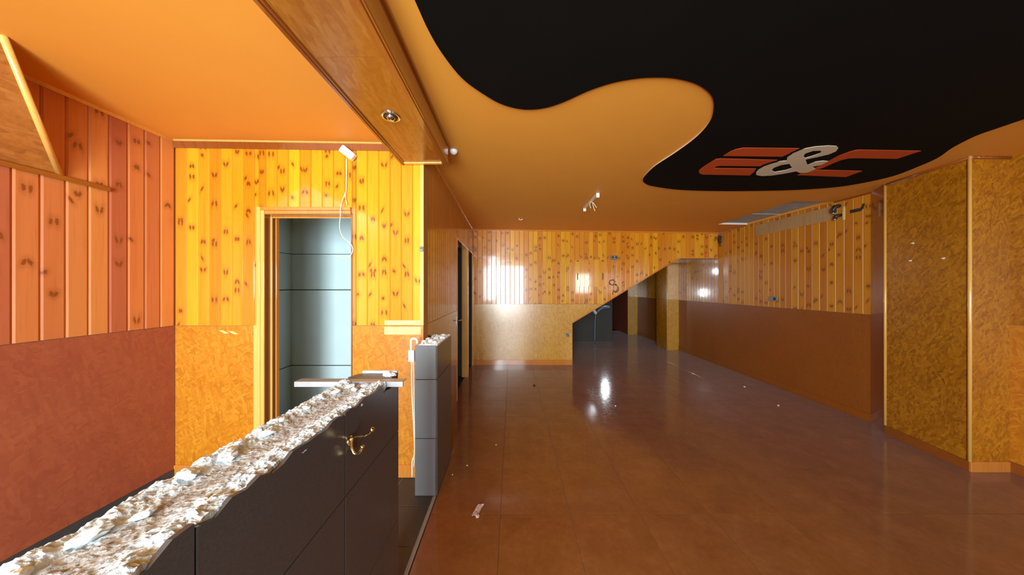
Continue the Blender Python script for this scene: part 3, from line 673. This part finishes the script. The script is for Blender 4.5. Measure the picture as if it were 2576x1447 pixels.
for j in range(NY):
    for i in range(NX):
        a = j * (NX + 1) + i; ff.append((a, a + 1, a + NX + 2, a + NX + 1))
mk('mortar_bed', vv, ff, M_mortar, ba)
def lump(parent, c, s, seed, mat, name='plaster_lump'):
    rnd = random.Random(seed); bm = bmesh.new(); bmesh.ops.create_icosphere(bm, subdivisions=3, radius=1)
    rot = Matrix.Rotation(rnd.uniform(0, 6), 3, 'Z')
    for q in bm.verts:
        k = 1 + .35 * noise.noise(q.co * 1.3 + Vector((seed, seed * 2, 0))) + .28 * noise.noise(q.co * 3.1 + Vector((seed, 0, 4))) + .14 * noise.noise(q.co * 7 + Vector((seed, 1, 4)))
        p = rot @ Vector((q.co.x * s[0] * k, q.co.y * s[1] * k, q.co.z * s[2] * k)); q.co = Vector(c) + p
    return MB().bm(bm).o(name, mat, parent)
rr = random.Random(5)
for k, (u, y, sz) in enumerate(((.22, .47, .017), (.34, .52, .012), (.16, .62, .018), (.22, .70, .022), (.12, .74, .014), (.25, .80, .014), (.14, .88, .014), (.2, .97, .013), (.15, 1.06, .013), (.25, 1.12, .012), (.5, 1.16, .014), (.6, 1.205, .013), (.3, 1.20, .015), (.72, .55, .012), (.8, .68, .010), (.78, .90, .010), (.2, .40, .016))):
    lump(ba, (BX0 + u * .2, L_(y), 1.126 + (.006 if u < .3 else 0)), (sz * .8, sz * 1.3, sz * .5), k + 11, M_plaster)
MB().box(BX0 + .012, BX1 - .012, L_(1.236), L_(BYF) - .003, BZ - .031, 1.1045, .002).o('mortar_end', M_mortar, ba)
# tiled half wall beside the passage
hx0, hx1, hy0, hy1, hz = -0.722, -0.556, 2.07, 2.54, 1.125
hw = empty('half_wall', (-.64, 2.3, 0)); tag(hw, 'narrow charcoal tiled half wall with crumbled white top beside the passage', 'half wall')
def hb(m, x0, x1, y0, y1, z0, z1, b=0): return m.box(x0 + .64, x1 + .64, y0 - 2.3, y1 - 2.3, z0, z1, b)
hb(MB(), hx0 + .0, hx1 - .01, hy0 + .01, hy1, 0, hz - .015).o('half_wall_core', M_grout, hw)
for z0, z1 in ((0, .423), (.428, .862), (.867, hz - .008)):
    hb(MB(), hx0, hx1 - .013, hy0, hy0 + .01, z0, z1, .001).o('tile', M_tile_pier, hw)
    hb(MB(), hx1 - .010, hx1, hy0 + .003, hy0 + .441, z0, z1 - (.008 if z1 > 1 else 0), .001).o('tile', M_tile, hw)
    hb(MB(), hx1 - .010, hx1, hy0 + .445, hy1, z0, z1 - (.008 if z1 > 1 else 0), .001).o('tile', M_tile, hw)
hb(MB(), hx1 - .0125, hx1 - .0105, hy0 + .0005, hy0 + .004, 0, hz - .01).o('edge_profile', M_steel, hw)
vv, ff = [], []
for j in range(61):
    y = hy0 + .012 + (hy1 - hy0 - .014) * j / 60
    for i in range(25):
        x = hx0 + .01 + (hx1 - hx0 - .012) * i / 24
        h = hz - .012 + .012 * noise.noise((x * 26, y * 26, 1)) + .009 * noise.noise((x * 80, y * 80, 1)) + .008
        if i in (0, 24) or j in (0, 60): h = hz - .03
        vv.append((x + .64, y - 2.3, h))
for j in range(60):
    for i in range(24):
        a = j * 25 + i; ff.append((a, a + 1, a + 26, a + 25))
mk('mortar_bed', vv, ff, M_plaster, hw)
for k in range(9): lump(hw, (rr.uniform(hx0 + .03, hx1 - .03) + .64, rr.uniform(hy0 + .03, hy1 - .05) - 2.3, hz + .002), (.018, .02, .012), k + 40, M_plaster)
# metal profile and stone remnant lying on the far end of the counter
pf = empty('metal_profile', (-0.73, 1.246, 1.1175)); tag(pf, 'long flat metal profile lying across the far end of the counter', 'metal bar')
MB().box(-.243, .243, -.004, .004, -.012, .012, .001).box(-.243, .243, .004, .040, .009, .012).o('channel', M_alu, pf)
st = empty('stone_remnant', (-0.656, 1.321, 1.1155)); tag(st, 'broken brown stone slab remnant at the far end of the counter behind the metal profile', 'stone slab')
pts = [(-.105, -.03), (.098, -.03), (.098, .04), (-.02, .046), (-.085, .02)]
MB().prism(pts, 'z', -.01, .018).o('slab', M_stone, st)
MB().box(-.07, .098, .026, .044, .018, .030, .003).o('rim', M_plaster, st)
lump(st, (.075, 0.0, .022), (.022, .03, .012), 3, M_plaster)
# brass coat hook on the counter front
hk = empty('coat_hook', (BX1, 0.954, 1.024)); tag(hk, 'double brass coat hook screwed to the counter front', 'hook')
MB().lathe([(.017, 0), (.017, .002), (.014, .005), (.006, .006)], (0, 0, 0), 16, 'x').o('base_plate', M_brass, hk, True)
a = smooth_path([(.004, 0, -.030), (.006, 0, -.005), (.012, 0, .012), (.028, 0, .016), (.050, 0, .018), (.066, 0, .026), (.074, 0, .036)], 5)
MB().tube(a, [.0055] * (len(a) - 8) + [.0048] * 8, 10).lathe([(.001, -.009), (.0065, -.006), (.008, 0), (.0065, .006), (.001, .009)], (.076, 0, .038), 10).o('upper_prong', M_brass, hk, True)
a = smooth_path([(.005, 0, .0), (.006, 0, -.022), (.014, 0, -.042), (.028, 0, -.044), (.038, 0, -.034), (.042, 0, -.024)], 5)
MB().tube(a, .005, 10).lathe([(.001, -.007), (.0055, -.005), (.007, 0), (.0055, .005), (.001, .007)], (.043, 0, -.021), 10).o('lower_prong', M_brass, hk, True)

# ================================================================== SMALL THINGS ON THE CEILING
# recessed spotlight in the beam
sl = empty('recessed_spotlight', (-.715, 1.64, bmz)); tag(sl, 'round chrome recessed spotlight in the underside of the ceiling beam', 'spotlight')
MB().lathe([(.040, .004), (.053, .0), (.055, -.003), (.050, -.007), (.042, -.006), (.038, .002)], (0, 0, 0), 32).o('ring', M_chrome, sl, True)
MB().lathe([(.040, -.004), (.036, .010), (.020, .018), (.001, .02)], (0, 0, 0), 24).o('reflector', M_dark, sl, True)
MB().lathe([(.001, -.026), (.016, -.023), (.025, -.012), (.026, 0), (.018, .012)], (0, 0, 0), 20).o('bulb', M_chrome, sl, True)
sr = empty('dome_holder', (-.497, 2.37, ceil(-.497))); tag(sr, 'small white dome-shaped lamp holder beside the end of the ceiling beam', 'lamp holder')
MB().lathe([(.034, 0), (.034, -.008), (.026, -.024), (.012, -.034), (.001, -.036)], (0, 0, 0), 20).o('dome', M_white, sr, True)
# lamp batten without a tube
lb = empty('lamp_batten', (1.04, 3.68, ceil(1.04))); tag(lb, 'bare strip lamp batten with loose wires on the orange ceiling', 'lamp')
MB().box(-.018, .018, -.30, .30, -.018, 0, .003).o('spine', M_cable, lb)
for s in (-1, 1): MB().box(-.020, .020, s * .305 - .012, s * .305 + .012, -.055, 0, .004).o('tube_socket', M_white, lb)
for k, (dx, dy, l) in enumerate(((-.02, -.05, .08), (.015, -.10, .13), (.05, -.04, .07))):
    MB().tube(smooth_path([(0, 0, -.015), (dx * .6, dy * .4, -.03), (dx, dy * .7, -.04 - l * .4), (dx * 1.1 + .01, dy, -.03 - l)], 4), .005, 6).o('wire', M_cable, lb, True)
hkx = on_ceiling(1309, 549)
ho = empty('ceiling_hook', (hkx[0], hkx[1], ceil(hkx[0]))); tag(ho, 'tiny white hook on the far orange ceiling', 'hook')
MB().tube(smooth_path([(-.02, 0, 0), (-.02, 0, -.02), (.0, 0, -.028), (.03, 0, -.022), (.035, 0, -.01)], 4), .006, 6).o('wire_hook', M_white, ho, True)

# ================================================================== SMALL THINGS ON THE WALLS
# white motion detector
md = empty('motion_detector', (-1.325, YC, 2.635)); md.rotation_euler = (0, R(38), 0)
tag(md, 'white box-shaped motion detector hanging tilted below the ceiling moulding', 'detector')
MB().box(-.062, .062, -.055, -.004, -.030, .030, .008).o('housing', M_white, md)
MB().box(.0625, .0645, -.045, -.015, -.018, .018, .0008).o('lens', M_cream, md)
# cream cable hanging over the doorway
cb = empty('hanging_cable', (-1.35, YC, 2.3)); tag(cb, 'thin cream cable hanging loose over the doorway corner', 'cable')
def cab(pts, dy=-.012): return [Vector(((px - 1288) * SC + 1.35, dy if len(q) == 0 else q[0], CZ - (py - 723.5) * SC - 2.3)) for px, py, *q in pts]
MB().tube(smooth_path(cab([(874, 402), (874, 440), (873, 478), (871, 495), (875, 515)])), .0045, 6).o('upper_run', M_cable, cb, True)
MB().tube(smooth_path(cab([(873, 482), (866, 500), (863, 520, -.03), (864, 545, -.04), (862, 575, -.04), (868, 598, -.03), (884, 612, -.02), (891, 628, -.02), (885, 644, -.02), (868, 649, .0), (848, 646, .03), (830, 642, .05)])), .0032, 6).o('loose_loop', M_cable, cb, True)
# switch box at the corner
def box_thing(name, cat, label, c, dims, mat, rot=0, dots=None, mat2=None, group=None):
    o = empty(name, c, rot); tag(o, label, cat, group)
    w_, h_, t_ = dims
    MB().box(-w_ / 2, w_ / 2, -t_, 0, -h_ / 2, h_ / 2, min(.003, t_ * .3)).o('cover', mat, o)
    for (dx, dz, r_) in dots or (): MB().lathe([(r_, -t_ - .002), (r_, -t_ + .002)], (dx, 0, dz), 12, 'y').o('insert', mat2 or M_dark, o)
    return o
p = at(1061, 627, YC)
box_thing('corner_switch', 'switch', 'small dark switch box on the corner strip of the bright pine wall', (p.x, YC - .001, p.z), (.028, .042, .014), M_grey, 0, ((0, .006, .007),))
p = at(1428, 843, YB)
box_thing('wall_socket', 'socket', 'small dark socket on the strand board left of the stair opening', (p.x, YB - .0005, p.z), (.06, .07, .012), M_grey, 0, ((-.012, .01, .012), (.012, -.012, .012)))
p = on_x(1946, 752, XR)
box_thing('double_socket', 'socket', 'dark double socket on the pine planks of the right wall', (XR - .0005, p.y, p.z), (.15, .07, .012), M_grey, R(-90), ((.03, 0, .025),))
# junction box with coiled cable
p = at(1544, 648, YB)
jb = empty('junction_box', (p.x, YB, p.z)); tag(jb, 'dark junction box with a coiled cable hanging below it on the back wall', 'junction box')
MB().box(-.075, .075, -.04, 0, -.04, .04, .006).o('housing', M_grey, jb)
for s in (-1, 1): MB().lathe([(.022, -.046), (.022, -.038)], (s * .035, 0, 0), 12, 'y').o('socket', M_dark, jb)
def jp(pts): return smooth_path([Vector(((px - 1544) * SB, -.012, -(py - 648) * SB)) for px, py in pts], 6)
MB().tube(jp([(1545, 653), (1546, 675), (1546, 702), (1544, 716), (1543, 730), (1548, 734), (1552, 727), (1551, 718), (1546, 714)]), .008, 6).o('cord', M_trim_red, jb, True)
MB().tube(jp([(1548, 710), (1543, 705), (1535, 706), (1533, 712), (1538, 717), (1546, 716), (1553, 721), (1555, 730), (1549, 736), (1543, 733), (1541, 741)]), .007, 6).o('cord_coil', M_dark, jb, True)
# access hatch in the back wall
p0, p1 = at(1447, 654, YB), at(1519, 722, YB)
ah = empty('access_hatch', ((p0.x + p1.x) / 2, YB - .0, (p0.z + p1.z) / 2)); tag(ah, 'plank access hatch with two dark slots set in the pine back wall', 'hatch')
hw_, hh_ = (p1.x - p0.x) / 2, (p0.z - p1.z) / 2
for k in range(6):
    a, b = -hw_ + k * hw_ / 3, -hw_ + (k + 1) * hw_ / 3
    MB().box(a + .001, b - .001, -.008, -.0005, -hh_, hh_, .002).o('plank', M_pine, ah)
for px in (1453, 1516):
    x = (px - 1288) * SB - ah.location.x
    MB().box(x - .009, x + .009, -.010, -.007, CZ - (704 - 723.5) * SB - ah.location.z, CZ - (687 - 723.5) * SB - ah.location.z).o('slot', M_dark, ah)
    MB().box(x - .025, x + .025, -.020, -.007, hh_ - .035, hh_ - .012, .003).o('latch', M_trim_red, ah)
# cable loop in the far corner
p = on_x(1829, 600, XR - .02)
cl = empty('cable_loop', (XR - .008, 5.50, 2.52)); tag(cl, 'dark loop of cable hanging in the far right corner below the ceiling', 'cable')
MB().tube(smooth_path([(-.01, .04, .06), (-.015, .045, .0), (-.015, .03, -.07), (-.015, -.01, -.09), (-.015, -.035, -.05), (-.015, -.03, .02), (-.015, 0, .05), (-.01, .02, .02), (-.01, .01, -.1), (-.01, 0, -.16)], 5), .010, 6).o('cord', M_dark, cl, True)
MB().box(-.012, .0, -.02, .06, .05, .09, .003).o('clip', M_grey, cl)
# pipe stubs and bracket of the removed cooling unit
ps = empty('pipe_stubs', (XR, 3.50, 2.52)); tag(ps, 'cut dark insulated pipes beside the concrete patch on the right wall', 'pipe')
MB().tube([(0, .01, .06), (-.05, .015, .05), (-.06, .02, .02), (-.06, .02, -.02)], .024, 10).o('insulated_pipe', M_dark, ps, True)
MB().tube([(0, .0, -.06), (-.045, .005, -.07), (-.05, .01, -.10)], .022, 10).o('insulated_pipe', M_dark, ps, True)
MB().tube([(-.05, .01, -.095), (-.055, .02, -.125)], .010, 8).o('copper_end', M_steel, ps, True); MB().tube([(-.06, .02, -.015), (-.062, .03, -.045)], .010, 8).o('copper_end', M_steel, ps, True)
MB().box(-.012, -.002, -.055, -.03, -.13, .04, .002).o('strap', M_pine_bare, ps)
bq = empty('broken_slot', (XR, 3.33, 2.50)); tag(bq, 'dark curved slot torn in the planks just left of the pillar', 'slot')
q = [on_x(a, b, XR) for a, b in ((2137, 529), (2165, 523), (2170, 513), (2174, 511), (2176, 514), (2172, 524), (2166, 531), (2139, 537))]
MB().prism([(-(v.y - 3.33), v.z - 2.50) for v in q], 'y', -.0015, .002).o('hole', M_dark, bq); bq.rotation_euler = (0, 0, R(-90))
# cable, bent conduit and switch on the half wall
cs = empty('conduit_cable', (-.752, 2.10, 0)); tag(cs, 'bent white conduit with a long cable down the half wall side', 'conduit')
def cq(pts): return smooth_path([Vector(((px - 1288) * 2.1 / F + .752, dy, CZ - (py - 723.5) * 2.1 / F)) for px, py, dy in pts], 5)
MB().tube(cq([(1049, 864, 0), (1049, 857, 0), (1046, 853, 0), (1040, 852, 0), (1035, 854, 0), (1034, 861, 0), (1034, 880, 0)]), .0085, 10).o('conduit', M_white, cs, True)
MB().tube(cq([(1036, 908, 0), (1036, 950, 0), (1036, 1000, .01), (1038, 1060, .02), (1041, 1120, .02), (1040, 1150, .02), (1035, 1165, .02), (1035, 1205, .02)]), .0065, 8).o('cable', M_cable, cs, True)
MB().tube(cq([(1039, 908, .01), (1040, 960, .01), (1041, 1020, .01), (1041, 1120, .02), (1039, 1180, .02)]), .004, 6).o('cable', M_white, cs, True)
MB().box((1028 - 1288) * 2.1 / F + .752, (1043 - 1288) * 2.1 / F + .752, -.012, .010, CZ - (910 - 723.5) * 2.1 / F, CZ - (881 - 723.5) * 2.1 / F, .003).o('switch_plate', M_white, cs)
for py in (890, 902): MB().lathe([(.011, -.016), (.011, -.010)], ((1037 - 1288) * 2.1 / F + .752, 0, CZ - (py - 723.5) * 2.1 / F), 14, 'y').o('button', M_gyps, cs)
# bent pipe under the stairs
pb_ = empty('bent_pipe', (2.40, 7.9, 1.0)); tag(pb_, 'bent blue-grey pipe with white sleeve in the dark space under the stairs', 'pipe')
def bp(pts): return smooth_path([Vector(((px - 1288) * 7.85 / F - 2.40, -.05, CZ - (py - 723.5) * 7.85 / F - 1.0)) for px, py in pts], 6)
MB().tube(bp([(1503, 784), (1510, 778), (1520, 773), (1534, 773)]), .036, 12).o('pipe', M_blue, pb_, True)
MB().tube(bp([(1493, 780), (1500, 789)]), .045, 12).o('sleeve', M_white, pb_, True)
MB().tube(bp([(1499, 790), (1497, 810), (1496, 858)]), .012, 8).o('riser', M_blue, pb_, True)

# ================================================================== LITTER ON THE FLOOR
def crumb(px, py, s, mat, label, grp='white crumbs on the brown floor', nm='plaster_crumb', cat='crumb'):
    Y = CZ * F / (py - 723.5); X = (px - 1288) * Y / F
    o = lump(None, (0, 0, 0), (s, s * .8, s * .45), px, mat, nm); o.location = (X, Y, s * .40); tag(o, label, cat, grp); return o
crumb(1548, 1022, .012, M_plaster, 'white crumb beside the bright floor reflections')
crumb(1175, 1172, .007, M_plaster, 'white crumb on the floor right of the half wall')
crumb(1138, 1195, .006, M_plaster, 'tiny white crumb at the foot of the half wall')
crumb(1958, 1021, .014, M_plaster, 'white crumb on the floor along the right wall')
crumb(1873, 974, .014, M_plaster, 'farthest white crumb along the right wall')
crumb(1248, 1120, .006, M_plaster, 'tiny white crumb near the middle of the brown floor')
crumb(1344, 971, .022, M_dark, 'dark lump on the floor before the back wall', None, 'dirt_lump', 'lump')
Y = CZ * F / (1285 - 723.5); X = (1202 - 1288) * Y / F
sc_ = empty('paper_scrap', (X, Y, 0)); tag(sc_, 'crumpled pinkish paper scrap on the brown floor beside the counter end', 'paper')
bm = bmesh.new(); bmesh.ops.create_grid(bm, x_segments=10, y_segments=10, size=1)
for q in bm.verts: q.co = Vector((q.co.x * .022 + q.co.y * .016, q.co.y * .050, .006 + .006 * noise.noise(q.co * 2.3) + .004 * noise.noise(q.co * 5)))
sp_ = MB().bm(bm).o('crumpled_sheet', M_soil, sc_); sm_ = sp_.modifiers.new('thickness', 'SOLIDIFY'); sm_.thickness = .001
lump(sc_, (.004, -.055, .008), (.016, .012, .008), 77, M_soil, 'crumpled_ball')
